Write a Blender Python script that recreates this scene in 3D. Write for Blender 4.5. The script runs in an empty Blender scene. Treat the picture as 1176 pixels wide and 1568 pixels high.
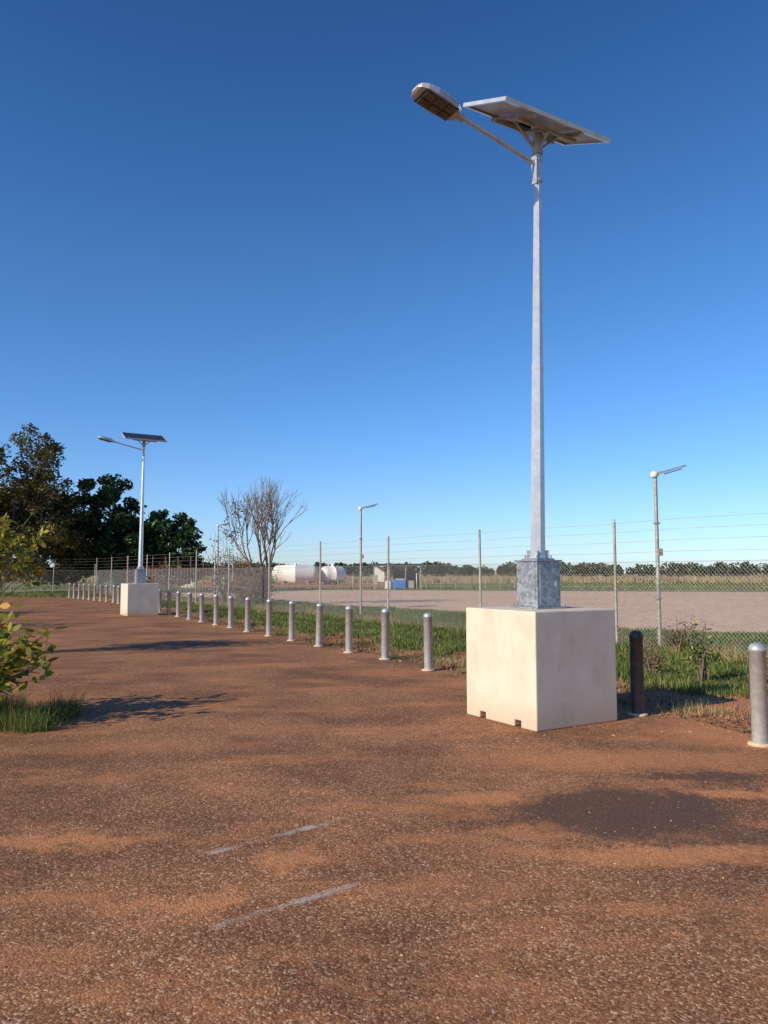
import bpy, math, numpy as np, random
from mathutils import Vector, Matrix, noise as mnoise
rng=np.random.default_rng(7); random.seed(7)
S=bpy.context.scene; COL=S.collection
# ------------------------------------------------------------------ helpers
def newmat(name):
    m=bpy.data.materials.new(name); m.use_nodes=True
    nt=m.node_tree; b=nt.nodes['Principled BSDF']; return m,nt,b
def ramp(nt,stops):
    r=nt.nodes.new('ShaderNodeValToRGB'); e=r.color_ramp.elements
    while len(e)<len(stops): e.new(0.5)
    for i,(p,c) in enumerate(stops):
        e[i].position=p; e[i].color=(c[0],c[1],c[2],1)
    return r
def noise_node(nt,scale,detail=4,rough=.6,vec=None):
    n=nt.nodes.new('ShaderNodeTexNoise'); n.inputs['Scale'].default_value=scale
    n.inputs['Detail'].default_value=detail; n.inputs['Roughness'].default_value=rough
    if vec is not None: nt.links.new(vec,n.inputs['Vector'])
    return n
def mixc(nt,fac,a,b,mode='MIX'):
    m=nt.nodes.new('ShaderNodeMix'); m.data_type='RGBA'; m.blend_type=mode
    for s,v in ((0,fac),(6,a),(7,b)):
        if isinstance(v,(int,float)): m.inputs[s].default_value=v
        elif isinstance(v,tuple): m.inputs[s].default_value=(v[0],v[1],v[2],1)
        else: nt.links.new(v,m.inputs[s])
    return m.outputs[2]
def mth(nt,op,a,b=None,c=None,clamp=False):
    m=nt.nodes.new('ShaderNodeMath'); m.operation=op; m.use_clamp=clamp
    for i,v in enumerate((a,b,c)):
        if v is None: continue
        if isinstance(v,(int,float)): m.inputs[i].default_value=v
        else: nt.links.new(v,m.inputs[i])
    return m.outputs[0]
def simple(name,c1,c2,scale=6,rough=.7,metal=0,bump=0,bscale=40,c3=None,lo=.35,hi=.65):
    m,nt,b=newmat(name)
    tc=nt.nodes.new('ShaderNodeTexCoord')
    n=noise_node(nt,scale,5,.6,tc.outputs['Object'])
    st=[(lo,c1),(hi,c2)]
    if c3: st.append((min(hi+.12,1),c3))
    r=ramp(nt,st); nt.links.new(n.outputs['Fac'],r.inputs[0]); nt.links.new(r.outputs[0],b.inputs['Base Color'])
    b.inputs['Roughness'].default_value=rough; b.inputs['Metallic'].default_value=metal
    if bump:
        n2=noise_node(nt,bscale,4,.6,tc.outputs['Object']); bp=nt.nodes.new('ShaderNodeBump')
        bp.inputs['Strength'].default_value=bump; bp.inputs['Distance'].default_value=.01
        nt.links.new(n2.outputs['Fac'],bp.inputs['Height']); nt.links.new(bp.outputs[0],b.inputs['Normal'])
    return m
def leafmat(name,stops,scale=.6,transl=.25,dark=.55,rough=.55):
    m,nt,b=newmat(name); out=nt.nodes['Material Output']
    g=nt.nodes.new('ShaderNodeNewGeometry')
    r=ramp(nt,stops); nt.links.new(g.outputs['Random Per Island'],r.inputs[0])
    n=noise_node(nt,scale,2,.6,g.outputs['Position'])
    r2=ramp(nt,[(.35,(dark,dark,dark)),(.65,(1.15,1.15,1.1))]); nt.links.new(n.outputs['Fac'],r2.inputs[0])
    c=mixc(nt,1.0,r.outputs[0],r2.outputs[0],'MULTIPLY')
    nt.links.new(c,b.inputs['Base Color']); b.inputs['Roughness'].default_value=rough
    b.inputs['Specular IOR Level'].default_value=.3
    if transl>0:
        t=nt.nodes.new('ShaderNodeBsdfTranslucent'); nt.links.new(c,t.inputs['Color'])
        mx=nt.nodes.new('ShaderNodeMixShader'); mx.inputs[0].default_value=transl
        nt.links.new(b.outputs[0],mx.inputs[1]); nt.links.new(t.outputs[0],mx.inputs[2]); nt.links.new(mx.outputs[0],out.inputs['Surface'])
    return m
def link(ob,parent=None):
    COL.objects.link(ob)
    if parent: ob.parent=parent
    return ob
def empty(name,loc=(0,0,0),rz=0):
    e=bpy.data.objects.new(name,None); e.location=loc; e.rotation_euler=(0,0,rz); e.empty_display_size=.3
    return link(e)
def polycloud(name,V,mat,parent=None,smooth=False):
    V=np.asarray(V,dtype=np.float32); N,k,_=V.shape
    me=bpy.data.meshes.new(name); me.vertices.add(N*k); me.vertices.foreach_set('co',V.reshape(-1))
    me.loops.add(N*k); me.loops.foreach_set('vertex_index',np.arange(N*k,dtype=np.int32))
    me.polygons.add(N); me.polygons.foreach_set('loop_start',np.arange(0,N*k,k,dtype=np.int32))
    try: me.polygons.foreach_set('loop_total',np.full(N,k,dtype=np.int32))
    except Exception: pass
    me.update(calc_edges=True); me.validate(); me.materials.append(mat)
    return link(bpy.data.objects.new(name,me),parent)
class MB:
    def __init__(s): s.v=[];s.f=[];s.m=[];s.sm=[]
    def add(s,vs,fs,mi=0,smooth=False):
        o=len(s.v); s.v+= [tuple(p) for p in vs]
        for f in fs: s.f.append([o+i for i in f]); s.m.append(mi); s.sm.append(smooth)
    def prism(s,p0,p1,r0,r1,n=6,mi=0,smooth=True,caps=True,rot=0):
        p0=Vector(p0);p1=Vector(p1); d=(p1-p0)
        if d.length<1e-6: return
        d.normalize(); a=Vector((0,0,1)) if abs(d.z)<.95 else Vector((1,0,0))
        x=d.cross(a).normalized(); y=d.cross(x)
        vs=[]
        for p,r in ((p0,r0),(p1,r1)):
            for i in range(n):
                t=rot+2*math.pi*i/n; vs.append(p+x*math.cos(t)*r+y*math.sin(t)*r)
        s.add(vs,[[i,(i+1)%n,n+(i+1)%n,n+i] for i in range(n)],mi,smooth)
        if caps: s.add(vs,[list(range(n-1,-1,-1)),list(range(n,2*n))],mi,False)
    def box(s,c,size,M=None,mi=0):
        hx,hy,hz=[q/2 for q in size]
        vs=[Vector((x*hx,y*hy,z*hz)) for x in(-1,1) for y in(-1,1) for z in(-1,1)]
        if M is not None: vs=[M@v for v in vs]
        vs=[v+Vector(c) for v in vs]
        s.add(vs,[[0,1,3,2],[4,6,7,5],[0,4,5,1],[2,3,7,6],[0,2,6,4],[1,5,7,3]],mi)
    def lathe(s,prof,n=20,mi=0,c=(0,0,0),axis='z',smooth=True):
        vs=[]
        for r,z in prof:
            for i in range(n):
                t=2*math.pi*i/n
                p=(r*math.cos(t),r*math.sin(t),z) if axis=='z' else (z,r*math.cos(t),r*math.sin(t))
                vs.append((p[0]+c[0],p[1]+c[1],p[2]+c[2]))
        fs=[]
        for j in range(len(prof)-1):
            for i in range(n):
                fs.append([j*n+i,j*n+(i+1)%n,(j+1)*n+(i+1)%n,(j+1)*n+i])
        s.add(vs,fs,mi,smooth)
    def mesh(s,name,mats):
        me=bpy.data.meshes.new(name); me.from_pydata(s.v,[],s.f)
        for m in mats: me.materials.append(m)
        me.polygons.foreach_set('material_index',s.m); me.polygons.foreach_set('use_smooth',s.sm); me.update()
        return me
    def obj(s,name,mats,parent=None,bevel=0):
        o=bpy.data.objects.new(name,s.mesh(name,mats)); link(o,parent)
        if bevel:
            b=o.modifiers.new('bevel','BEVEL'); b.width=bevel; b.segments=2; b.limit_method='ANGLE'
        return o
def sheet(name,pts,z,mat,parent=None):
    me=bpy.data.meshes.new(name); me.from_pydata([(x,y,z) for x,y in pts],[],[list(range(len(pts)))])
    me.materials.append(mat); me.update(); 
    if me.polygons[0].normal.z<0: me.flip_normals()
    return link(bpy.data.objects.new(name,me),parent)

# ------------------------------------------------------------------ layout
SUN_EL=math.radians(26.5); SH=Vector((.815,.58,0)).normalized()     # shadow direction
boll=[(3.49,7.28),(2.85,8.79),(2.15,10.1),(1.42,11.4),(.73,12.77),(.02,14.4),(-.70,15.6),(-1.42,16.95),(-2.18,18.35),(-2.92,19.7),
      (-3.72,21.15),(-4.48,22.65),(-5.2,24.0),(-5.97,25.4),(-6.75,26.9),(-7.55,28.4),(-8.3,29.9)]
for i in range(1,9): boll.append((-8.3-.81*i,29.9+1.55*i))
for i in range(1,9): boll.append((-14.8-.74*i,42.3+1.08*i))
by=np.array([b[1] for b in boll]); bx=np.array([b[0] for b in boll])
def edge(y):
    y=np.asarray(y,float); e=np.interp(y,by,bx)
    e=np.where(y<7.28,3.49+(7.28-y)*.5,e); return e
# ------------------------------------------------------------------ materials
def asphalt_mat():
    m,nt,b=newmat('worn_red_asphalt'); L=nt.links
    g=nt.nodes.new('ShaderNodeNewGeometry'); P=g.outputs['Position']
    v=nt.nodes.new('ShaderNodeTexVoronoi'); v.inputs['Scale'].default_value=88; L.new(P,v.inputs['Vector'])
    sep=nt.nodes.new('ShaderNodeSeparateColor'); L.new(v.outputs['Color'],sep.inputs[0])
    r=ramp(nt,[(0,(.125,.052,.024)),(.45,(.30,.128,.058)),(.74,(.44,.20,.092)),(.88,(.62,.35,.19)),(1,(.84,.60,.39))]); L.new(sep.outputs[0],r.inputs[0])
    v2=nt.nodes.new('ShaderNodeTexVoronoi'); v2.inputs['Scale'].default_value=210; L.new(P,v2.inputs['Vector'])
    sep2=nt.nodes.new('ShaderNodeSeparateColor'); L.new(v2.outputs['Color'],sep2.inputs[0])
    r2=ramp(nt,[(0,(.135,.058,.027)),(.7,(.37,.16,.074)),(1,(.62,.36,.205))]); L.new(sep2.outputs[1],r2.inputs[0])
    base=mixc(nt,.35,r.outputs[0],r2.outputs[0])
    n1=noise_node(nt,.55,6,.66,P); f1=ramp(nt,[(.42,(0,0,0)),(.60,(1,1,1))]); L.new(n1.outputs['Fac'],f1.inputs[0])
    dark=mixc(nt,1.0,base,(.62,.63,.66),'MULTIPLY')
    base=mixc(nt,f1.outputs[0],base,dark)
    mp=nt.nodes.new('ShaderNodeMapping'); mp.inputs['Scale'].default_value=(.55,1.3,1); mp.inputs['Rotation'].default_value=(0,0,-.35); L.new(P,mp.inputs['Vector'])
    n2=noise_node(nt,1.1,8,.74,mp.outputs[0]); f2=ramp(nt,[(.50,(0,0,0)),(.66,(.8,.8,.8))]); L.new(n2.outputs['Fac'],f2.inputs[0])
    dn=noise_node(nt,34,5,.75,P); dust=ramp(nt,[(.3,(.46,.175,.07)),(.7,(.74,.335,.15))]); L.new(dn.outputs['Fac'],dust.inputs[0])
    mask=f2.outputs[0]
    wn=noise_node(nt,3.2,6,.76,P)
    wv=nt.nodes.new('ShaderNodeVectorMath'); wv.operation='SUBTRACT'; L.new(wn.outputs['Color'],wv.inputs[0]); wv.inputs[1].default_value=(.5,.5,.5)
    ws=nt.nodes.new('ShaderNodeVectorMath'); ws.operation='SCALE'; ws.inputs['Scale'].default_value=.85; L.new(wv.outputs[0],ws.inputs[0])
    wp=nt.nodes.new('ShaderNodeVectorMath'); wp.operation='ADD'; L.new(P,wp.inputs[0]); L.new(ws.outputs[0],wp.inputs[1])
    def ell(cx,cy,rx,ry,soft=.5,rot=0):
        a=nt.nodes.new('ShaderNodeMapping'); a.vector_type='TEXTURE'
        a.inputs['Location'].default_value=(cx,cy,0); a.inputs['Rotation'].default_value=(0,0,rot); a.inputs['Scale'].default_value=(rx,ry,1000)
        L.new(wp.outputs[0],a.inputs['Vector'])
        le=nt.nodes.new('ShaderNodeVectorMath'); le.operation='LENGTH'; L.new(a.outputs[0],le.inputs[0])
        mr=nt.nodes.new('ShaderNodeMapRange'); mr.inputs['From Min'].default_value=1+soft/2; mr.inputs['From Max'].default_value=1-soft/2; L.new(le.outputs['Value'],mr.inputs['Value'])
        return mr.outputs[0]
    for (cx,cy,rx,ry,k) in [(-.865,3.83,.15,.12,1),(-.53,4.42,.19,.2,.9),(-1.95,4.76,.6,.13,.9),(.70,5.62,.45,.16,.95),(1.5,4.5,.85,.14,.95),
                            (2.5,5.75,.5,.12,1),(-1.15,3.85,.18,.1,.8),(.9,4.9,.35,.13,.7),(-1.5,3.3,.35,.14,.5),(.1,12.5,.8,.5,.5),(1.6,11.2,1.0,.6,.6),
                            (2.2,6.7,1.4,.35,.7),(-2.2,7.2,.9,.25,.4),(3.6,7.8,.9,.7,.9)]:
        mask=mth(nt,'MAXIMUM',mask,mth(nt,'MULTIPLY',ell(cx,cy,rx,ry,.8),k))
    poke=mth(nt,'MULTIPLY_ADD',sep.outputs[1],-.42,1.0)
    base=mixc(nt,mth(nt,'MULTIPLY',mask,poke),base,dust.outputs[0])
    st=mth(nt,'MAXIMUM',ell(1.62,5.3,.76,.54,.35,.1),mth(nt,'MULTIPLY',ell(2.55,6.15,.6,.13,.6),.9))
    st=mth(nt,'MAXIMUM',st,mth(nt,'MULTIPLY',ell(2.1,4.8,.6,.13,.7),.6))
    stc=mixc(nt,.2,(.066,.05,.044),r2.outputs[0])
    base=mixc(nt,mth(nt,'MULTIPLY',st,.90),base,stc)
    L.new(base,b.inputs['Base Color']); b.inputs['Roughness'].default_value=.92; b.inputs['Specular IOR Level'].default_value=.12
    bp=nt.nodes.new('ShaderNodeBump'); bp.inputs['Strength'].default_value=.6; bp.inputs['Distance'].default_value=.005
    L.new(mth(nt,'SUBTRACT',sep.outputs[0],v.outputs['Distance']),bp.inputs['Height'])
    n3=noise_node(nt,1.6,2,.5,P); bp2=nt.nodes.new('ShaderNodeBump'); bp2.inputs['Strength'].default_value=.3; bp2.inputs['Distance'].default_value=.05
    L.new(n3.outputs['Fac'],bp2.inputs['Height']); L.new(bp2.outputs[0],bp.inputs['Normal']); L.new(bp.outputs[0],b.inputs['Normal'])
    return m
M_asph=asphalt_mat()
def groundmat(name,cols,s1,s2):
    m,nt,b=newmat(name); g=nt.nodes.new('ShaderNodeNewGeometry'); P=g.outputs['Position']
    n=noise_node(nt,s1,6,.65,P); r=ramp(nt,[(.3,cols[0]),(.5,cols[1]),(.7,cols[2])]); nt.links.new(n.outputs['Fac'],r.inputs[0])
    n2=noise_node(nt,s2,4,.7,P); r2=ramp(nt,[(.3,(.7,.7,.7)),(.7,(1.25,1.25,1.25))]); nt.links.new(n2.outputs['Fac'],r2.inputs[0])
    nt.links.new(mixc(nt,1.0,r.outputs[0],r2.outputs[0],'MULTIPLY'),b.inputs['Base Color'])
    b.inputs['Roughness'].default_value=.95; b.inputs['Specular IOR Level'].default_value=.1
    bp=nt.nodes.new('ShaderNodeBump'); bp.inputs['Strength'].default_value=.5; bp.inputs['Distance'].default_value=.03
    nt.links.new(n2.outputs['Fac'],bp.inputs['Height']); nt.links.new(bp.outputs[0],b.inputs['Normal']); return m
M_dirt=groundmat('red_dirt',[(.28,.105,.045),(.46,.19,.085),(.55,.27,.14)],.8,18)
M_verge=groundmat('grassy_soil',[(.20,.12,.055),(.13,.14,.045),(.20,.18,.075)],.7,9)
M_runway=groundmat('runway_gravel',[(.58,.38,.26),(.65,.43,.30),(.69,.47,.335)],.15,2.5)
M_fargrass=groundmat('airfield_grass',[(.14,.155,.06),(.21,.20,.09),(.31,.26,.13)],.05,.6)
M_plain=groundmat('dry_plain',[(.26,.19,.10),(.36,.27,.15),(.44,.32,.18)],.02,.3)
M_redsoil=groundmat('red_soil',[(.34,.14,.075),(.44,.19,.105),(.50,.25,.15)],.3,3)

def conc_mat():
    m,nt,b=newmat('cream_concrete'); tc=nt.nodes.new('ShaderNodeTexCoord'); O=tc.outputs['Object']
    n=noise_node(nt,3,6,.65,O); r=ramp(nt,[(.3,(.63,.535,.41)),(.55,(.70,.605,.475)),(.75,(.73,.645,.515))]); nt.links.new(n.outputs['Fac'],r.inputs[0])
    mp=nt.nodes.new('ShaderNodeMapping'); mp.inputs['Scale'].default_value=(4,4,2.2); nt.links.new(O,mp.inputs[0])
    n2=noise_node(nt,1.1,7,.72,mp.outputs[0]); r2=ramp(nt,[(.32,(.86,.83,.80)),(.52,(1,1,1))]); nt.links.new(n2.outputs['Fac'],r2.inputs[0])
    c=mixc(nt,.75,r.outputs[0],mixc(nt,1,r.outputs[0],r2.outputs[0],'MULTIPLY'))
    n4=noise_node(nt,7,8,.8,O); r4=ramp(nt,[(.60,(0,0,0)),(.66,(.3,.3,.3))]); nt.links.new(n4.outputs['Fac'],r4.inputs[0])
    c=mixc(nt,r4.outputs[0],c,(.50,.39,.29))
    sx=nt.nodes.new('ShaderNodeSeparateXYZ'); nt.links.new(O,sx.inputs[0])
    mr=nt.nodes.new('ShaderNodeMapRange'); mr.inputs['From Min'].default_value=.22; mr.inputs['From Max'].default_value=0; nt.links.new(mth(nt,'ADD',sx.outputs[2],mth(nt,'MULTIPLY',n2.outputs['Fac'],-.12)),mr.inputs[0])
    c=mixc(nt,mth(nt,'MULTIPLY',mr.outputs[0],.4),c,(.54,.31,.18))
    nt.links.new(c,b.inputs['Base Color']); b.inputs['Roughness'].default_value=.75
    n3=noise_node(nt,60,3,.6,O); bp=nt.nodes.new('ShaderNodeBump'); bp.inputs['Strength'].default_value=.12; bp.inputs['Distance'].default_value=.004
    nt.links.new(n3.outputs['Fac'],bp.inputs['Height']); nt.links.new(bp.outputs[0],b.inputs['Normal']); return m
M_conc=conc_mat()
M_dark=simple('dark_void',(.02,.018,.016),(.03,.027,.025),5,.9)
def galv_mat(name,a,bc,metal=.75,rough=.38,sc=28,spk=.4):
    m,nt,b=newmat(name); tc=nt.nodes.new('ShaderNodeTexCoord')
    v=nt.nodes.new('ShaderNodeTexVoronoi'); v.inputs['Scale'].default_value=sc; nt.links.new(tc.outputs['Object'],v.inputs['Vector'])
    sp=nt.nodes.new('ShaderNodeSeparateColor'); nt.links.new(v.outputs['Color'],sp.inputs[0])
    n=noise_node(nt,5,4,.7,tc.outputs['Object'])
    f=mth(nt,'ADD',mth(nt,'MULTIPLY',sp.outputs[0],spk),mth(nt,'MULTIPLY',n.outputs['Fac'],1.1-spk))
    r=ramp(nt,[(.25,a),(.8,bc)]); nt.links.new(f,r.inputs[0]); nt.links.new(r.outputs[0],b.inputs['Base Color'])
    rr=nt.nodes.new('ShaderNodeMapRange'); rr.inputs['To Min'].default_value=rough-.05; rr.inputs['To Max'].default_value=rough+.08; nt.links.new(f,rr.inputs[0]); nt.links.new(rr.outputs[0],b.inputs['Roughness'])
    b.inputs['Metallic'].default_value=metal; return m
M_galv=galv_mat('galvanised_steel',(.42,.42,.415),(.66,.655,.64),.52,.38,28,.25)
M_pole=galv_mat('galvanised_pole',(.52,.53,.535),(.68,.68,.675),.5,.32,22,.22)
M_galvbox=galv_mat('galvanised_sheet',(.23,.245,.26),(.48,.495,.51),.55,.40,30,.5)
M_post=galv_mat('weathered_steel_post',(.30,.25,.20),(.50,.45,.38),.3,.55,12)
M_wire=simple('fence_wire',(.42,.41,.39),(.60,.58,.55),8,.5,.3)
M_alum=simple('lamp_aluminium',(.42,.42,.43),(.58,.58,.59),6,.4,.4)
M_frame=simple('panel_frame',(.58,.59,.61),(.74,.75,.76),6,.35,.5)
M_back=simple('panel_backsheet',(.42,.42,.45),(.54,.54,.56),5,.5)
def cells():
    m,nt,b=newmat('solar_cells'); tc=nt.nodes.new('ShaderNodeTexCoord')
    br=nt.nodes.new('ShaderNodeTexBrick'); br.offset=0; br.inputs['Scale'].default_value=1; br.inputs['Brick Width'].default_value=.155; br.inputs['Row Height'].default_value=.155; br.inputs['Mortar Size'].default_value=.004
    br.inputs['Color1'].default_value=(.012,.014,.024,1); br.inputs['Color2'].default_value=(.016,.018,.03,1); br.inputs['Mortar'].default_value=(.2,.2,.22,1)
    nt.links.new(tc.outputs['Object'],br.inputs['Vector']); nt.links.new(br.outputs[0],b.inputs['Base Color']); b.inputs['Roughness'].default_value=.3; b.inputs['Specular IOR Level'].default_value=.2; return m
M_cells=cells()
M_led=simple('led_lens_housing',(.085,.07,.06),(.15,.13,.11),20,.4,.3)  # brown tint paints in the ground's reflection on the underside
M_bark=simple('bark',(.13,.095,.065),(.24,.18,.14),9,.9,0,.6,30)
M_bare=simple('bare_bark',(.17,.12,.085),(.30,.22,.165),9,.9,0)
M_white=simple('white_paint',(.70,.67,.61),(.82,.79,.73),2,.55)
M_blue=simple('blue_plastic',(.03,.14,.42),(.06,.20,.52),4,.5)
M_shed=simple('dark_sheet_roof',(.05,.045,.04),(.08,.07,.065),4,.6)
M_rust=simple('rust_red_paint',(.20,.09,.06),(.30,.15,.10),4,.7)
M_collar=simple('footing_concrete',(.50,.36,.22),(.68,.52,.34),20,.85)
M_bollshade=simple('shaded_galvanised',(.07,.07,.07),(.12,.115,.11),10,.5,.4)  # galvanised bollard with the concrete block's shadow darkened into its colour

L_olive=leafmat('olive_foliage',[(0,(.06,.060,.016)),(.5,(.12,.105,.03)),(.85,(.18,.145,.045)),(1,(.25,.18,.07))],.45)
L_dark=leafmat('dark_foliage',[(0,(.014,.036,.012)),(.6,(.030,.075,.02)),(1,(.08,.16,.04))],.5,.2,.5)
L_near=leafmat('bush_leaves',[(0,(.13,.17,.018)),(.45,(.30,.31,.03)),(.8,(.50,.43,.045)),(.92,(.66,.42,.05)),(1,(.66,.22,.03))],2.0,.4,.75,.4)
L_brown=leafmat('dry_foliage',[(0,(.15,.085,.05)),(.6,(.28,.165,.10)),(1,(.18,.18,.07))],1.2,.15)
L_scrub=leafmat('scrub_foliage',[(0,(.030,.036,.016)),(.6,(.058,.064,.027)),(1,(.11,.105,.05))],.05,0,.6)
L_grass=leafmat('grass_blades',[(0,(.07,.13,.020)),(.55,(.13,.20,.038)),(.8,(.24,.235,.07)),(1,(.46,.36,.17))],.5,.3,.6)
L_dry=leafmat('dry_grass',[(0,(.34,.23,.115)),(.6,(.52,.39,.21)),(1,(.24,.22,.09))],.3,.2,.75)

# ------------------------------------------------------------------ ground
sheet('ground',[(-3000,-400),(3000,-400),(3000,4000),(-3000,4000)],0,M_plain)
ys=np.concatenate([np.arange(-12,52,.2)])
ed=edge(ys)+.36+np.array([mnoise.noise(Vector((y*1.3,0,3)))*.2+mnoise.noise(Vector((y*4,0,7)))*.12 for y in ys])
pts=[(-60,-12)]+[(float(a),float(b)) for a,b in zip(ed,ys)]+[(-24,53),(-30,50),(-60,48)]
def dirtoff(y): return float(np.interp(y,[9,14],[2.5,2.0]))
sheet('dirt_verge',[(-70,-14)]+[(float(a)+dirtoff(b)+.5*mnoise.noise(Vector((float(b)*.8,0,1))),float(b)) for a,b in zip(ed,ys)]+[(-21,56),(-60,56)],.008,M_dirt)
sheet('asphalt_pavement',pts,.012,M_asph)
sheet('grass_verge',[(60,-14),(60,60),(-18,72),(-60,72),(-60,50),(-24,50),(-8,26),(1,8),(2,-14)],.004,M_verge)
rw=[(90,18),(40,19.6),(10,20.6),(7.2,21.5),(6.2,24),(4.9,29),(2,33),(-1.8,37),(-6,45),(-11,51),(-17,56),(-26,76),(0,73),(30,66),(160,52),(160,16)]
sheet('runway',rw,.012,M_runway)
sheet('airfield_grass',[(-80,72),(-20,62),(160,45),(300,60),(300,150),(-80,150)],.008,M_fargrass)
sheet('distant_road',[(-40,96),(200,80),(200,83),(-40,101)],.016,M_runway)
sheet('red_soil_pad',[(-24,90),(-16,84),(-3,86),(2,98),(0,116),(-26,118)],.022,M_redsoil)
def paintmat():
    m,nt,b=newmat('worn_white_paint'); out=nt.nodes['Material Output']
    g=nt.nodes.new('ShaderNodeNewGeometry'); tc=nt.nodes.new('ShaderNodeTexCoord')
    n=noise_node(nt,70,5,.75,g.outputs['Position']); n2=noise_node(nt,5,4,.6,g.outputs['Position'])
    f=mth(nt,'ADD',mth(nt,'MULTIPLY',n.outputs['Fac'],.6),mth(nt,'MULTIPLY',n2.outputs['Fac'],.5))
    # worn thinner toward the sides and the ends of each stripe (UV from the bounding box)
    s=nt.nodes.new('ShaderNodeSeparateXYZ'); uv=nt.nodes.new('ShaderNodeUVMap'); nt.links.new(uv.outputs[0],s.inputs[0])
    ex=mth(nt,'MULTIPLY',mth(nt,'ABSOLUTE',mth(nt,'SUBTRACT',s.outputs[0],.5)),.30)
    ey=mth(nt,'MULTIPLY',mth(nt,'ABSOLUTE',mth(nt,'SUBTRACT',s.outputs[1],.5)),.36)
    f=mth(nt,'SUBTRACT',f,mth(nt,'ADD',mth(nt,'MULTIPLY',ex,ex),mth(nt,'MULTIPLY',ey,.5)))
    r=ramp(nt,[(.46,(0,0,0)),(.60,(.62,.62,.62))]); nt.links.new(f,r.inputs[0])
    b.inputs['Base Color'].default_value=(.70,.57,.48,1); b.inputs['Roughness'].default_value=.9
    nt.links.new(r.outputs[0],b.inputs['Alpha']); return m
MP=paintmat()
def strip(a,b,w):
    a=Vector((*a,0));b=Vector((*b,0)); d=(b-a).normalized(); n=Vector((-d.y,d.x,0))*w/2
    return [(q.x,q.y) for q in (a-n,b-n,b+n,a+n)]
for nm,a,b_ in (('parking_line',(-1.0,4.5),(-.26,5.13)),('parking_line.001',(-.76,3.60),(-.12,4.08))):
    o=sheet(nm,strip(a,b_,.075),.016,MP); uvl=o.data.uv_layers.new(name='UVMap')
    for li,c in zip(o.data.polygons[0].loop_indices,[(0,0),(1,0),(1,1),(0,1)]): uvl.data[li].uv=c

def pebbles(name,n,area,smin,smax,mat,z0=.012):
    oct_=np.array([[1,0,0],[0,1,0],[-1,0,0],[0,-1,0],[0,0,1]],float)
    F=[(0,1,4),(1,2,4),(2,3,4),(3,0,4)]
    c=area(n); s=rng.uniform(smin,smax,n)*(rng.random(n)**2*.9+.5)
    th=rng.uniform(0,6.28,n); V=oct_[None]*np.stack([s,s*rng.uniform(.6,1,n),s*rng.uniform(.4,.8,n)],1)[:,None,:]
    V+=rng.normal(0,.18,V.shape)*s[:,None,None]
    co,si=np.cos(th)[:,None],np.sin(th)[:,None]
    X=V[...,0]*co-V[...,1]*si+c[:,0:1]; Y=V[...,0]*si+V[...,1]*co+c[:,1:2]; Z=V[...,2]+z0
    V=np.stack([X,Y,Z],-1)
    me=bpy.data.meshes.new(name); vv=V.reshape(-1,3)
    idx=(np.arange(n)[:,None,None]*5+np.array(F)[None]).reshape(-1,3)
    me.from_pydata(vv.tolist(),[],idx.tolist()); me.materials.append(mat); me.update()
    return link(bpy.data.objects.new(name,me))
def area1(n):
    y=1.6+rng.random(n)**1.6*11; x=(rng.random(n)*2-1)*(.62*y+.5); return np.stack([x,np.minimum(y,40)],1)
M_peb=leafmat('pebble_stone',[(0,(.20,.095,.05)),(.5,(.38,.19,.10)),(.85,(.50,.30,.19)),(1,(.62,.44,.31))],3,0,.8,.9)
pebbles('gravel',14000,area1,.003,.008,M_peb)
def area2(n):
    y=7.5+rng.random(n)*28; x=edge(y)+rng.normal(.6,.8,n); return np.stack([x,y],1)
pebbles('gravel.001',4500,area2,.006,.022,M_peb)

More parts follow.
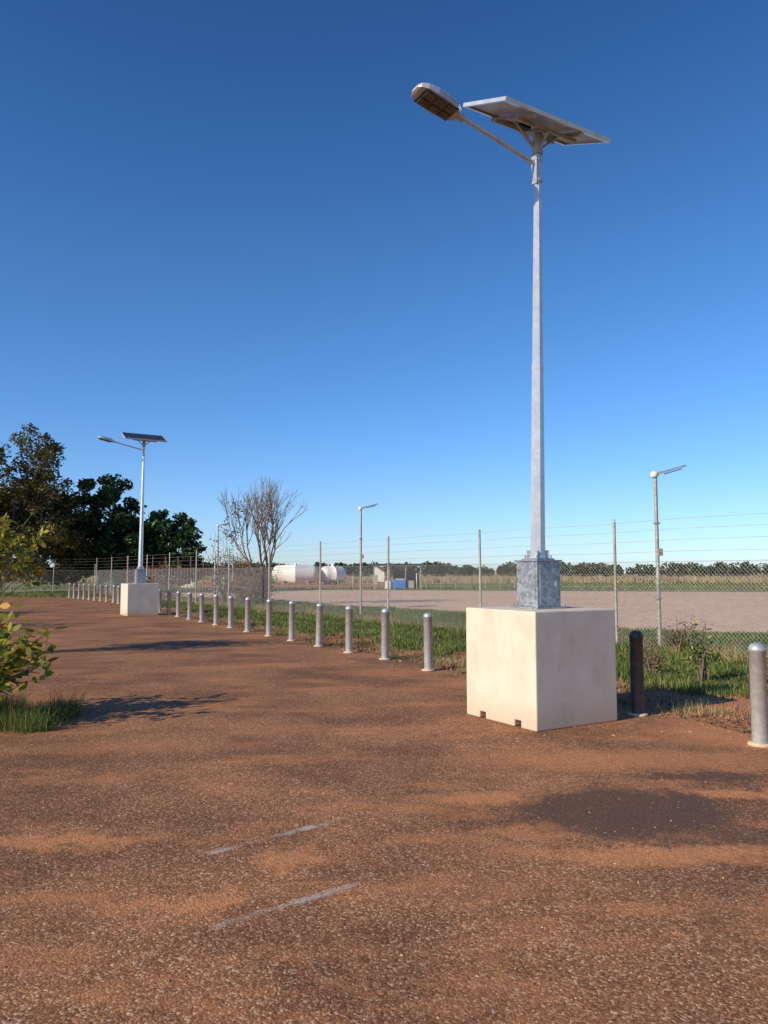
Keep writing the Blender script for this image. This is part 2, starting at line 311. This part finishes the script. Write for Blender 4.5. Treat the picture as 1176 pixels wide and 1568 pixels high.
# ------------------------------------------------------------------ solar street lamp
def street_lamp(name,loc,rz,lean):
    E=empty(name,loc,rz); H=1.2; hs=.58
    mb=MB(); mb.box((0,0,H/2),(2*hs,2*hs,H)); blk=mb.obj('concrete_block',[M_conc],E)
    cut=MB()
    for y in(-.29,.29):
        cut.box((0,y,.02),(3,.10,.10))
    co=cut.obj('pocket_cutter',[M_conc],E)
    bo=blk.modifiers.new('pockets','BOOLEAN'); bo.object=co; bo.operation='DIFFERENCE'; bo.solver='EXACT'
    bv=blk.modifiers.new('bevel','BEVEL'); bv.width=.014; bv.segments=3; bv.limit_method='ANGLE'
    dg=bpy.context.evaluated_depsgraph_get(); me=bpy.data.meshes.new_from_object(blk.evaluated_get(dg)); blk.modifiers.clear(); blk.data=me
    bpy.data.objects.remove(co,do_unlink=True)
    def ln(mb):
        c,s=math.cos(rz),math.sin(rz)
        mb.v=[(x+max(0,z-1.75)*lean*c, y-max(0,z-1.75)*lean*s, z) for x,y,z in mb.v]; return mb
    b=MB(); b.box((0,0,H+.01),(.44,.44,.018)); b.box((0,0,H+.27),(.34,.34,.50)); b.box((0,0,H+.528),(.375,.375,.018))
    b.box((0,-.173,H+.27),(.27,.006,.42)); b.box((-.173,0,H+.27),(.006,.27,.42))
    for sx in(-.2,.2):
        for sy in(-.2,.2): b.prism((sx,sy,H+.019),(sx,sy,H+.045),.014,.014,6)
    b.box((.10,-.180,H+.27),(.02,.012,.06))
    b.box((0,0,H+.546),(.26,.26,.018))
    for sx in(-.1,.1):
        for sy in(-.1,.1): b.prism((sx,sy,H+.555),(sx,sy,H+.59),.012,.012,6)
    for a in range(4):
        t=a*math.pi/2+math.pi/4
        b.box((math.cos(t)*.10,math.sin(t)*.10,H+.60),(.05,.006,.09),Matrix.Rotation(t,3,'Z'))
    b.obj('control_box',[M_galvbox],E,.004)
    p=MB(); z0=H+.555
    secs=[(z0,.088),(3.9,.070),(3.92,.073),(3.96,.073),(3.965,.066),(6.2,.046),(6.74,.042)]
    for (za,ra),(zb,rb) in zip(secs[:-1],secs[1:]): p.prism((0,0,za),(0,0,zb),ra,rb,8,0,False,caps=False,rot=math.pi/8)
    p.prism((0,0,z0),(0,0,z0+.05),.10,.090,8,0,False,rot=math.pi/8)
    ln(p).obj('pole',[M_pole],E)
    a=MB(); T=math.radians(12); d=Vector((-math.cos(T),0,math.sin(T)))
    A0=Vector((-.04,0,6.36)); A1=A0+d*1.12
    a.prism(A0,A1,.024,.024,12); a.box((-.048,0,6.28),(.014,.09,.34)); a.box((-.055,0,6.42),(.02,.05,.05))
    a.prism((-.05,0,6.16),(-.06,0,6.16),.012,.012,6); a.prism((0,0,6.14),(0,0,6.18),.058,.058,8); a.prism((0,0,6.40),(0,0,6.44),.056,.056,8)
    ln(a).obj('arm',[M_galv],E)
    h=MB(); xd=d; yd=Vector((0,1,0)); zd=xd.cross(yd); 
    if zd.z<0: zd=-zd
    B=A1-d*.06
    st=[(0,.032,.034,-.030),(.07,.036,.038,-.030),(.10,.085,.05,-.035),(.16,.125,.075,-.035),(.30,.145,.088,-.035),(.44,.15,.085,-.035),(.56,.135,.068,-.032),(.63,.10,.045,-.026),(.655,.06,.02,-.015)]
    rings=[]; n=14
    for s_,w,t,bt in st:
        r=[]
        for i in range(n+1):
            an=math.pi*i/n; cx=math.cos(an); r.append(B+xd*s_+yd*(w*math.copysign(abs(cx)**.75,cx))+zd*(t*math.sin(an)**.7))
        r.append(B+xd*s_-yd*w+zd*bt); r.append(B+xd*s_+yd*w+zd*bt); rings.append(r)
    m_=len(rings[0]); vs=[q for r in rings for q in r]; fs=[]
    for j in range(len(rings)-1):
        for i in range(m_): fs.append([j*m_+i,j*m_+(i+1)%m_,(j+1)*m_+(i+1)%m_,(j+1)*m_+i])
    h.add(vs,fs,0,False); h.add(rings[0],[list(range(m_))],0); h.add(rings[-1],[list(range(m_))],0)
    R=Matrix((xd,yd,zd)).transposed()
    h.box(B+xd*.37-zd*.038,(.44,.25,.012),R,1)
    for k in range(3): 
        for q in(-1,1): h.box(B+xd*(.22+.14*k)+yd*.058*q-zd*.05,(.115,.095,.016),R,1)
    for k in range(6): h.box(B+xd*(.20+.06*k)+zd*.085,(.008,.16,.02),R,0)
    h.prism(B+xd*.19+zd*.085,B+xd*.19+zd*.125,.022,.022,10,1)
    ln(h).obj('lamp_head',[M_alum,M_led],E,.003)
    q=MB(); PT=math.radians(24); RP=Matrix.Rotation(PT,3,'X'); C=Vector((0,0,6.87))
    W,Hh=1.60,.84
    def pb(c,s,mi): q.box(C+RP@Vector(c),s,RP,mi)
    pb((0,0,.004),(W-.05,Hh-.05,.006),1); 
    for sy in(-1,1): pb((0,sy*(Hh/2-.015),0),(W,.03,.042),0)
    for sx in(-1,1): pb((sx*(W/2-.015),0,0),(.03,Hh-.06,.042),0)
    for sy in(-1,1): pb((0,sy*(Hh/2-.045),-.020),(W-.06,.03,.003),0)
    pb((0,.25,-.02),(.14,.11,.03),3)
    for sx in(-.36,.36): pb((sx,0,-.045),(.04,Hh*.98,.04),4)
    for sy in(-.2,.2): pb((0,sy,-.085),(.9,.045,.04),4)
    pb((0,0,-.115),(.16,.42,.012),4)
    for v in ((.32,.0),(-.32,.0)):
        q.prism((0,v[1],6.52),C+RP@Vector((v[0],v[1],-.07)),.016,.016,6,4)
    for v in (.25,-.25):
        q.prism((0,0,6.50),C+RP@Vector((0,v,-.10)),.016,.016,6,4)
    q.prism((0,0,6.48),(0,0,6.80),.062,.062,10,4)
    ln(q).obj('panel_frame',[M_frame,M_back,M_cells,M_dark,M_post],E)
    c=MB(); c.box((0,0,0),(W-.06,Hh-.06,.006)); co=c.obj('solar_cells',[M_cells],E)
    lz=(6.87-1.75)*lean; co.location=C+RP@Vector((0,0,.014))+Vector((lz*math.cos(rz),-lz*math.sin(rz),0)); co.rotation_euler=(PT,0,0)
    return E
street_lamp('solar_street_lamp',(1.73,8.66,.0125),math.radians(31),.0148)
street_lamp('solar_street_lamp',(-9.35,29.6,.0125),math.radians(31),.004)

# ------------------------------------------------------------------ bollards
bm=MB(); R=.073
bm.lathe([(0,.0),(.115,.0),(.11,.022),(.078,.03)],20,1)
bm.lathe([(R,.0),(R,.86),(R+.004,.862),(R+.004,.895),(R-.003,.905)],24,0)
bm.lathe([(R-.003,.905),(.06,.925),(.035,.938),(.001,.942)],24,0)
bme=bm.mesh('bollard',[M_galv,M_collar]); bmd=bme.copy(); bmd.materials[0]=M_bollshade
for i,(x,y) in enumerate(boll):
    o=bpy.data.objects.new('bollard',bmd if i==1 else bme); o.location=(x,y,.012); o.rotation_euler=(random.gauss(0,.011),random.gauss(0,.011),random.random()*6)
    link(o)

# ------------------------------------------------------------------ chain link fence
F0=Vector((15.8,0,0)); F1=Vector((-22.3,59.5,0)); F2=Vector((-70,59.5,0))
FE=empty('chain_link_fence')
def fence_run(a,b,space,pitch,tall=2.75):
    L=(b-a).length; d=(b-a)/L; n=int(L/space)+1
    posts=MB(); off=((Vector((5.03,16.8,0))-a).dot(d))%space if a==F0 else 0
    for i in range(n):
        p=a+d*(off+i*space)
        if (p-a).length>L: break
        jx,jy=random.gauss(0,.02),random.gauss(0,.02)
        posts.prism(p,p+Vector((jx,jy,tall+random.gauss(0,.02))),.032,.032,8)
        posts.prism(p+Vector((jx,jy,tall)),p+Vector((jx,jy,tall+.03)),.036,.02,8)
    posts.obj('posts',[M_post],FE)
    w=MB()
    for z,r in ((1.84,.004),(.95,.003),(.06,.003)): w.prism(a+Vector((0,0,z)),b+Vector((0,0,z)),r,r,4)
    for z in (2.05,2.28,2.5,2.7):
        k=int(L/space*2); 
        for i in range(k):
            s=0 if i%2==0 else -.02; e=-.02 if i%2==0 else 0
            w.prism(a+d*(L*i/k)+Vector((0,0,z+s)),a+d*(L*(i+1)/k)+Vector((0,0,z+e)),.0034,.0034,3,caps=False)
    w.obj('barbed_wire',[M_post],FE)
    h=1.78; cnt=int((L+h)/pitch); m=MB(); up=Vector((0,0,1)); nn=Vector((-d.y,d.x,0))*.003
    for sgn in(1,-1):
        for i in range(cnt):
            s0=i*pitch-(h if sgn==1 else 0); s1=s0+h*sgn
            if sgn==-1: s0=i*pitch; s1=s0-h
            z0,z1=.06,.06+h
            lo,hi=(s0,z0),(s1,z1)
            def clip(p,q):
                if p[0]<0: t=(0-p[0])/(q[0]-p[0]); p=(0,p[1]+t*(q[1]-p[1]))
                if p[0]>L: t=(L-p[0])/(q[0]-p[0]); p=(L,p[1]+t*(q[1]-p[1]))
                return p
            lo2=clip(lo,hi); hi2=clip(hi,lo)
            if not(0<=lo2[0]<=L and 0<=hi2[0]<=L): continue
            m.prism(a+d*lo2[0]+up*lo2[1]+nn*sgn,a+d*hi2[0]+up*hi2[1]+nn*sgn,.0026,.0026,3,caps=False)
    m.obj('wire_mesh',[M_wire],FE)
fence_run(F0,F1,4.55,.085); fence_run(F1,F2,3.2,.16,2.3)
m=MB(); a=Vector((-20.5,61.5,0)); b_=Vector((-13.5,63,0)); d=(b_-a)
for i in range(30):
    p=a+d*(i/29); m.prism(p,p+Vector((0,0,2.1 if i%4 else 3.0)),.03,.03,6)
for z in(.3,1.1,2.0): m.prism(a+Vector((0,0,z)),b_+Vector((0,0,z)),.025,.025,5)
m.obj('rusty_steel_fence',[M_rust])

# ------------------------------------------------------------------ small solar lights
def light_pole(name,x,y,h,ang=0.2,s=1):
    E=empty(name,(x,y,0),ang); p=MB()
    p.prism((0,0,0),(0,0,h),.045*s,.038*s,10); p.prism((0,0,h),(0,0,h+.06),.05,.05,10)
    p.box((0,0,h*.72),(.11,.11,.04)); p.box((0,0,h*.28),(.11,.11,.04)); p.box((.05,-.03,h*.55),(.10,.06,.16))
    p.prism((0,0,h+.03),(.14,0,h+.08),.03,.03,8)
    p.obj('pole',[M_post],E)
    q=MB(); R=Matrix.Rotation(-math.radians(16),3,'Y')
    q.lathe([(.001,h+.10),(.05,h+.095),(.085,h+.06),(.09,h+.02),(.07,h-.03),(.04,h-.05)],14,2,(-.02,0,0))
    c=Vector((.36,0,h+.13)); q.box(c,(.62,.30,.035),R,0); q.box(c+Vector((0,0,.022)),(.58,.27,.008),R,1); q.box(c+Vector((.05,0,-.028)),(.34,.2,.02),R,0)
    q.obj('solar_light',[M_alum,M_cells,M_white],E,.008)
light_pole('solar_light_pole',6.0,16.9,3.75,.1)
light_pole('solar_light_pole',-.9,30,4.1,.25)
light_pole('solar_light_pole',-9.7,45,4.35,.2)

# ------------------------------------------------------------------ vegetation
def leaves(c,L,Wd,up=.0,k=4):
    n=len(c); u=rng.normal(size=(n,3)); u[:,2]*=.6; u/=np.linalg.norm(u,axis=1)[:,None]
    w=rng.normal(size=(n,3)); w[:,2]+=up; v=np.cross(w,u); v/=np.linalg.norm(v,axis=1)[:,None]+1e-9
    l=(L*rng.uniform(.6,1.3,n))[:,None]; ww=(Wd*rng.uniform(.6,1.3,n))[:,None]
    if k==4: return np.stack([c-u*l*.5,c-v*ww*.5,c+u*l*.5,c+v*ww*.5],1)
    return np.stack([c,c+u*l*.3-v*ww*.5,c+u*l*.68-v*ww*.42,c+u*l,c+u*l*.68+v*ww*.42,c+u*l*.3+v*ww*.5],1)
def limb(mb,p,q,r0,r1,segs=4,wob=.12,n=6):
    p=Vector(p);q=Vector(q);prev=p;L=(q-p).length
    for i in range(1,segs+1):
        t=i/segs; c=p.lerp(q,t)+Vector((random.gauss(0,1),random.gauss(0,1),random.gauss(0,.6)))*wob*L*.25*(1 if i<segs else 0)
        ra=r0+(r1-r0)*(i-1)/segs; rb=r0+(r1-r0)*t
        mb.prism(prev,c,ra,rb,n,caps=False); prev=c
def tree(name,base,crowns,lm,nclump,nleaf,L,Wd,tr,clr=(.7,1.2)):
    E=empty(name,base); mb=MB(); cs=[]
    tot=sum(c[3]*c[5] for c in crowns)
    for (cx,cy,cz,rx,ry,rz) in crowns:
        k=int(nclump*rx*rz/tot)
        for _ in range(k):
            v=rng.normal(size=3); v/=np.linalg.norm(v); rr=rng.uniform(.25,1.0)**.55
            cs.append(np.array([cx+v[0]*rx*rr,cy+v[1]*ry*rr,max(.8,cz+v[2]*rz*rr)]))
    top=Vector((0,0,crowns[0][2]*.55)); limb(mb,(0,0,0),top,tr,tr*.7,4,.1,9)
    for c in cs[::3]: limb(mb,top*random.uniform(.55,1),c,tr*.28,.02,4,.25,5)
    mb.obj('trunk_and_limbs',[M_bark],E)
    pts=[]
    for c in cs:
        r=rng.uniform(*clr); n=int(nleaf*r); q=rng.normal(size=(n,3)); q/=np.linalg.norm(q,axis=1)[:,None]; q*=(rng.uniform(0,1,n)**.5*r)[:,None]; q[:,2]*=.75
        pts.append(c+q)
    polycloud('crown',leaves(np.concatenate(pts),L,Wd),lm,E); return E
tree('olive_leaved_tree',(-31.2,62,0),[(0,0,8.4,6.0,5,5.6),(3.6,-1,5.2,4.2,4,4.4),(-4,0,6,5,4,4)],L_olive,350,170,.32,.15,.35,(.6,1.15))
tree('dark_leaved_tree',(-24.2,66,0),[(0,0,5.6,4.0,3.5,4.3),(2.4,-1,3.6,3.0,3,3.2),(-2.5,0,3.6,3,3,3)],L_dark,230,120,.46,.24,.28,(.55,1.0))
tree('dark_leaved_tree',(-18.4,66,0),[(0,0,4.2,2.8,2.5,2.9),(1.4,-.6,2.8,1.9,2,2.3),(-1.8,0,2.8,2.2,2,2.2)],L_dark,150,110,.46,.24,.22,(.45,.85))
def bush(name,base,h,r,lm,nst,nl,L,Wd,mat=M_bark,bias=(0,0),k=6,lo=.35):
    E=empty(name,base); mb=MB(); pts=[]
    for _ in range(nst):
        a=random.uniform(0,6.28); e=random.uniform(.15,1)
        tip=Vector((math.cos(a)*r*e+bias[0],math.sin(a)*r*e+bias[1],h*random.uniform(lo,1)*(1-.25*e*(1 if lo<.5 else .4))))
        p0=Vector((random.gauss(0,.05),random.gauss(0,.05),0)); mid=p0.lerp(tip,.5)+Vector((0,0,h*.1)); 
        mb.prism(p0,mid,.014,.009,5,caps=False); mb.prism(mid,tip,.009,.003,5,caps=False)
        for _2 in range(nl):
            t=random.uniform(.3 if lo<.5 else .62,1)**.7; q=(p0.lerp(mid,t*2) if t<.5 else mid.lerp(tip,t*2-1)); 
            pts.append([q.x+random.gauss(0,.07),q.y+random.gauss(0,.07),q.z+random.gauss(0,.06)])
    mb.obj('stems',[mat],E); polycloud('leaves',leaves(np.array(pts),L,Wd,1.2,k),lm,E); return E
bush('leafy_bush',(-4.42,8.3,0),1.42,.98,L_near,58,22,.13,.058,bias=(.06,0))
bush('leafy_bush',(-8.0,14.9,0),2.8,1.4,L_near,60,24,.17,.075,bias=(.15,0),lo=.68)
bush('leafy_bush',(-14.3,21.8,0),3.0,1.2,L_near,50,30,.18,.08)
bush('leafy_bush',(-19.4,28.7,0),4.0,1.6,L_near,60,30,.22,.09)
# bare tree
def rec(mb,tips,p,d,l,r,dep):
    prev=p; dd=d.copy()
    for i in range(3):
        dd=(dd+Vector((random.gauss(0,.09),random.gauss(0,.09),random.gauss(.05,.07)))).normalized()
        q=prev+dd*l/3; mb.prism(prev,q,r*(1-.1*i),r*(1-.1*(i+1)),5 if dep<3 else 3,caps=False); prev=q
        if dep>1 and random.random()<.32:
            sd=(dd+Vector((random.gauss(0,.5),random.gauss(0,.5),random.gauss(.12,.25)))).normalized()
            if dep<6: rec(mb,tips,q,sd,l*.6,max(r*.55,.008),dep+2)
    tips.append(prev)
    if dep>=6: return
    for k in range(random.choice([2,2,3]) if dep<4 else 2):
        nd=(dd+Vector((random.gauss(0,.30),random.gauss(0,.30),random.gauss(.10,.15)))).normalized()
        rec(mb,tips,prev,nd,l*random.uniform(.70,.90),max(r*.66,.0085),dep+1)
def baretree(name,base,h):
    E=empty(name,base); mb=MB(); tips=[]
    mb.prism((0,0,0),(.02,0,.5),.17,.13,9); 
    for a in range(5):
        t=a*1.25+.4; d=Vector((math.cos(t)*.22,math.sin(t)*.22,1)).normalized()
        rec(mb,tips,Vector((math.cos(t)*.06,math.sin(t)*.06,.4)),d,h*.22,.075,1)
    xs=[v[0] for v in mb.v]; mid=(max(xs)+min(xs))/2; k=4.7/(max(xs)-min(xs)); 
    mb.v=[((v[0])*k if True else 0,v[1]*k,v[2]) for v in mb.v]
    mb.obj('branches',[M_bare],E)
    pt=np.array([[t.x*k,t.y*k,t.z] for t in tips if t.x*k<-1.1 and t.z<.7*h and t.z>2] or [[-1.5,0,4]])[:40]; pt=np.repeat(pt,6,0)+rng.normal(0,.14,(len(pt)*6,3))
    polycloud('leaves',leaves(pt,.16,.07),L_olive,E); return mid*k
random.seed(33)
baretree('bare_tree',(-6.1,39.5,0),7.2)
def shrub(name,base,r,h,lm,n,L,Wd):
    E=empty(name,base); mb=MB()
    for _ in range(24):
        a=random.uniform(0,6.28); limb(mb,(random.gauss(0,.1),random.gauss(0,.1),0),(math.cos(a)*r*random.random(),math.sin(a)*r*random.random(),h*random.uniform(.5,1)),.02,.005,3,.3,4)
    mb.obj('stems',[M_bare],E)
    c=np.array([[random.gauss(0,r*.5),random.gauss(0,r*.5),abs(random.gauss(h*.4,h*.28))] for _ in range(28)])
    pt=np.repeat(c,n//28,0)+rng.normal(0,.22,((n//28)*28,3)); pt[:,2]=np.abs(pt[:,2])
    polycloud('foliage',leaves(pt,L,Wd),lm,E)
shrub('dry_shrub',(-6.3,38.6,0),.9,2.4,L_brown,2400,.13,.06)
shrub('dry_shrub',(-7.3,41,0),1.1,2.2,L_brown,1700,.14,.06)
shrub('dry_shrub',(-13.5,47,0),1.2,1.6,L_brown,1200,.18,.08)
shrub('green_shrub',(-8.7,42,0),.75,4.2,L_olive,600,.16,.07)

def blades(x,y,h,w,lean=.45,z=.004):
    n=len(x); a=rng.uniform(0,6.28,n); b=rng.uniform(0,6.28,n); l=rng.normal(0,lean,n)
    ux,uy=np.cos(a)*w*.5,np.sin(a)*w*.5
    p0=np.stack([x-ux,y-uy,np.full(n,z)],1);p1=np.stack([x+ux,y+uy,np.full(n,z)],1)
    p2=np.stack([x+np.cos(b)*l*h,y+np.sin(b)*l*h,z+h*rng.uniform(.7,1.1,n)],1)
    return np.stack([p0,p1,p2],1)
rwx=np.array([90,40,10,7.2,6.2,4.9,2,-1.8,-6,-11,-17]); rwy=np.array([18,19.6,20.6,21.5,24,29,33,37,45,51,56])
def near_road(x): return np.interp(x,rwx[::-1],rwy[::-1])
def grass_field(n):
    y=7+rng.random(n)**1.2*38; x=edge(y)+.7+rng.random(n)**1.1*13
    k=(y<near_road(x)-.1)&(x<.62*y+4)
    x,y=x[k],y[k]
    off=x-edge(y); nz=np.array([mnoise.noise(Vector((a*.7,b*.7,0)))+.5*mnoise.noise(Vector((a*2.3,b*2.3,5))) for a,b in zip(x,y)])
    k=(nz+ (off-np.interp(y,[9,14],[3.0,2.0]))*.5)>-.12
    return x[k],y[k],nz[k]
x,y,nz=grass_field(230000)
h=.05+.09*np.clip(nz+.5,0,1.5); polycloud('verge_grass',blades(x,y,h*rng.uniform(.6,1.4,len(x)),.008+.0012*y),L_grass)
def tufts(name,cx,cy,per,spread,hm,mat,wid=.008,z=.006):
    n=len(cx); X=np.repeat(cx,per)+rng.normal(0,spread,n*per); Y=np.repeat(cy,per)+rng.normal(0,spread,n*per)
    hh=np.repeat(hm,per)*rng.uniform(.4,1.1,n*per)
    return polycloud(name,blades(X,Y,hh,np.full(n*per,wid),.6,z),mat)
yy=8.5+rng.random(520)**1.1*29; xx=edge(yy)+.5+rng.exponential(1.2,520)
tufts('dry_grass_tufts',xx,yy,32,.12,rng.uniform(.04,.17,520),L_dry)
t=rng.random(330); fx=15.8+(-22.3-15.8)*t; fy=59.5*t; fx+=rng.normal(0,.35,330); fy+=rng.normal(0,.35,330)
tufts('fence_line_grass',fx,fy,46,.12,rng.uniform(.12,.5,330),L_dry,.011)
yy=9+rng.random(60)*18; xx=edge(yy)+.2+rng.random(60)*1.6
tufts('weed_tufts',xx,yy,60,.09,rng.uniform(.06,.2,60),L_grass,.010)
n=8000; yy=7.5+rng.random(n)*26; xx=edge(yy)+.3+rng.exponential(.8,n)
c=np.stack([xx,yy,np.full(n,.03)],1); polycloud('leaf_litter',leaves(c,.06,.03,4,4),L_brown)
cx=-3.95+rng.normal(0,.33,60)-.25; cy=8.25+rng.normal(0,.26,60)
tufts('grass_clump',cx,cy,130,.07,rng.uniform(.14,.36,60),L_grass,.008,.012)
bush('tall_weed',(4.75,11.6,0),.95,.28,L_grass,16,16,.09,.03,M_bark)
bush('tall_weed',(5.9,15.4,0),.8,.5,L_brown,26,18,.07,.02,M_bark)
bush('tall_weed',(4.2,12.2,0),.55,.3,L_brown,16,18,.06,.02,M_bark)
n=16000; x=rng.uniform(-60,-18,n); y=rng.uniform(51.5,60,n); polycloud('verge_grass',blades(x,y,rng.uniform(.08,.3,n),np.full(n,.05)),L_grass)
n=34000; x=rng.uniform(-90,190,n); y=rng.uniform(128,165,n); polycloud('dry_field_grass',blades(x,y,rng.uniform(.6,1.35,n),np.full(n,.25),.3),L_dry)
n=22000; x=rng.uniform(-40,110,n); y=74+rng.random(n)*50; k=~((x>-26)&(x<2)&(y>84)); x,y=x[k],y[k]; n=len(x)
polycloud('airfield_grass_blades',blades(x,y,rng.uniform(.08,.3,n),np.full(n,.12),.3),L_grass)
pts=[]
for _ in range(460):
    tx=random.uniform(-330,330); ty=random.uniform(240,400); h=random.uniform(3.4,6.8)*(ty/330)**.8; r=random.uniform(1.8,4)
    n=130; q=rng.normal(size=(n,3)); q/=np.linalg.norm(q,axis=1)[:,None]; q*=rng.uniform(.3,1,n)[:,None]**.5
    pts.append(np.stack([tx+q[:,0]*r,ty+q[:,1]*r,h*.55+q[:,2]*h*.45],1))
polycloud('distant_tree_line',leaves(np.concatenate(pts),1.35,.95),L_scrub)

# ------------------------------------------------------------------ distant structures
def tank(name,x,y,rz,L,R):
    E=empty(name,(x,y,0),rz); m=MB(); hl=L/2-R*.7
    prof=[(.01,-hl-R*.7),(R*.5,-hl-R*.6),(R*.85,-hl-R*.36),(R,-hl),(R,0),(R*1.01,0),(R,.02),(R,hl),(R*.85,hl+R*.36),(R*.5,hl+R*.6),(.01,hl+R*.7)]
    m.lathe(prof,28,0,(0,0,R+.25),'x'); 
    for s in(-1,1): m.box((s*hl*.7,0,.3),(.3,R*1.5,.6),None,1)
    m.prism((0,0,2*R+.2),(0,0,2*R+.5),.2,.2,12,0); m.prism((hl*.6,0,2*R+.2),(hl*.6,0,2*R+.4),.06,.06,8,1)
    m.obj('tank_body',[M_white,M_post],E)
tank('storage_tank',-12.4,108,.08,6.6,1.25); tank('storage_tank',-7.3,110,.55,4.0,1.2)
m=MB(); m.prism((0,0,0),(0,0,1.9),.12,.12,8); m.box((0,0,1.1),(.5,.3,.7)); m.prism((-.6,0,.6),(.6,0,.6),.08,.08,8)
o=m.obj('pipe_valve',[M_rust]); o.location=(-9.0,104,0)
def shelter():
    E=empty('equipment_shelter',(1.4,78,0),-.05); m=MB()
    m.box((0,0,2.5),(5.2,3.2,.10),Matrix.Rotation(.03,3,'X'),0); m.box((0,-1.58,2.42),(5.2,.06,.16),None,0)
    for x in(-2.3,-.8,.8,2.3):
        for y_ in(-1.4,1.4): m.box((x,y_,1.2),(.09,.09,2.42),None,2)
    m.box((-1.95,.9,1.5),(1.1,.1,1.5),None,1); m.box((-2.2,-1.3,1.0),(.5,.3,.9),None,2)
    for x in np.arange(-2.2,2.4,.45): m.box((x,1.45,1.5),(.03,.03,1.7),None,2)
    m.box((0,1.45,.9),(4.6,.04,.06),None,2); m.box((0,1.45,1.8),(4.6,.04,.06),None,2)
    m.box((.8,1.3,1.0),(2.6,.06,1.8),None,0)
    m.obj('frame_and_roof',[M_shed,M_white,M_post],E)
    b=MB(); b.box((.25,-1.2,.55),(1.1,.8,.85),None,0); b.prism((-.3,-1.2,.05),(-.3,-1.2,.95),.3,.3,14,0); b.box((.25,-1.2,1.02),(.9,.6,.08),None,1)
    b.box((-.95,-1.4,.45),(.55,.5,.8),None,1); b.box((1.35,-1.1,.5),(.6,.5,.75),None,2); b.prism((1.9,-1.1,.05),(1.9,-1.1,1.6),.05,.05,8,1)
    b.obj('pump_unit',[M_blue,M_white,M_post],E,.03)
shelter()
def cabinet(name,x,y,w,h):
    m=MB(); m.box((0,0,h/2+.08),(w,w*.6,h)); m.box((0,0,h+.11),(w*1.12,w*.72,.06)); m.box((0,-w*.31,h/2+.1),(w*.8,.02,h*.8)); m.box((0,0,.04),(w*1.1,w*.7,.08),None,1)
    o=m.obj(name,[M_white,M_collar],None,.01); o.location=(x,y,0)
cabinet('white_cabinet',-12.2,68,.65,1.15); cabinet('site_hut',-21.5,85,1.5,1.5)
g=MB()
for x_,h_ in((-.6,2.9),(.5,2.7)): g.prism((x_,0,0),(x_,0,h_),.045,.045,8)
g.prism((0,-.2,0),(0,-.2,1.5),.13,.13,12,1); g.prism((-.6,0,2.6),(.5,0,2.55),.03,.03,6); g.prism((-.6,0,.3),(.5,0,.3),.03,.03,6); g.prism((-.6,0,.3),(.5,0,2.5),.02,.02,6)
g.prism((.5,0,1.6),(1.4,0,0),.03,.03,6)
o=g.obj('gate_frame',[M_galv,M_white]); o.location=(-9.6,46.5,0)
m=MB()
for i in range(14): m.prism((i*1.6,0,0),(i*1.6,0,1.2),.05,.05,6)
for z in(.5,1.1): m.prism((0,0,z),(13*1.6,0,z),.03,.03,6)
o=m.obj('rail_fence',[M_post]); o.location=(-5,84,0)
m=MB()
for i in range(30): m.prism((i*3,0,0),(i*3,0,1.5),.05,.05,6)
for z in(.5,1.0,1.4): m.prism((0,0,z),(87,0,z),.02,.02,5)
o=m.obj('field_fence',[M_post]); o.location=(-20,122,0)

# ------------------------------------------------------------------ light, sky, camera
w=bpy.data.worlds.new('World'); S.world=w; w.use_nodes=True; nt=w.node_tree
bg=nt.nodes['Background']; sk=nt.nodes.new('ShaderNodeTexSky'); sk.sky_type='NISHITA'; sk.sun_disc=False
sk.sun_elevation=SUN_EL; sk.sun_rotation=math.atan2(-SH.x,-SH.y)%(2*math.pi); sk.air_density=1.0; sk.dust_density=.2; sk.ozone_density=2.5; sk.altitude=50
tc=nt.nodes.new('ShaderNodeTexCoord'); sx=nt.nodes.new('ShaderNodeSeparateXYZ'); nt.links.new(tc.outputs['Generated'],sx.inputs[0])
tint=ramp(nt,[(0,(.54,.68,.98)),(.08,(.48,.67,.98)),(.20,(.39,.64,.94)),(.38,(.32,.60,.86)),(.62,(.21,.45,.72)),(1,(.19,.42,.7))]); nt.links.new(sx.outputs[2],tint.inputs[0])
col=mixc(nt,1.0,sk.outputs[0],tint.outputs[0],'MULTIPLY')
col=mixc(nt,1.0,col,(1.12,1.12,1.14),'MULTIPLY')
nt.links.new(col,bg.inputs[0]); bg.inputs[1].default_value=.15
sl=bpy.data.lights.new('sun','SUN'); sl.energy=5.0; sl.angle=math.radians(.5); sl.color=(1,.88,.69)
so=link(bpy.data.objects.new('sun',sl)); ts=Vector((-SH.x*math.cos(SUN_EL),-SH.y*math.cos(SUN_EL),math.sin(SUN_EL))); so.rotation_euler=ts.to_track_quat('Z','Y').to_euler(); so.location=(-20,-20,20)
cd=bpy.data.cameras.new('camera'); cam=link(bpy.data.objects.new('camera',cd)); cam.location=(0,0,1.6)
cd.sensor_fit='VERTICAL'; cd.sensor_height=24; cd.lens=24*1178/1568; cd.clip_end=8000; cd.clip_start=.05
cam.rotation_euler=(math.radians(90+4.56),0,0); S.camera=cam
S.view_settings.view_transform='Standard'; S.view_settings.look='None'; S.view_settings.exposure=0
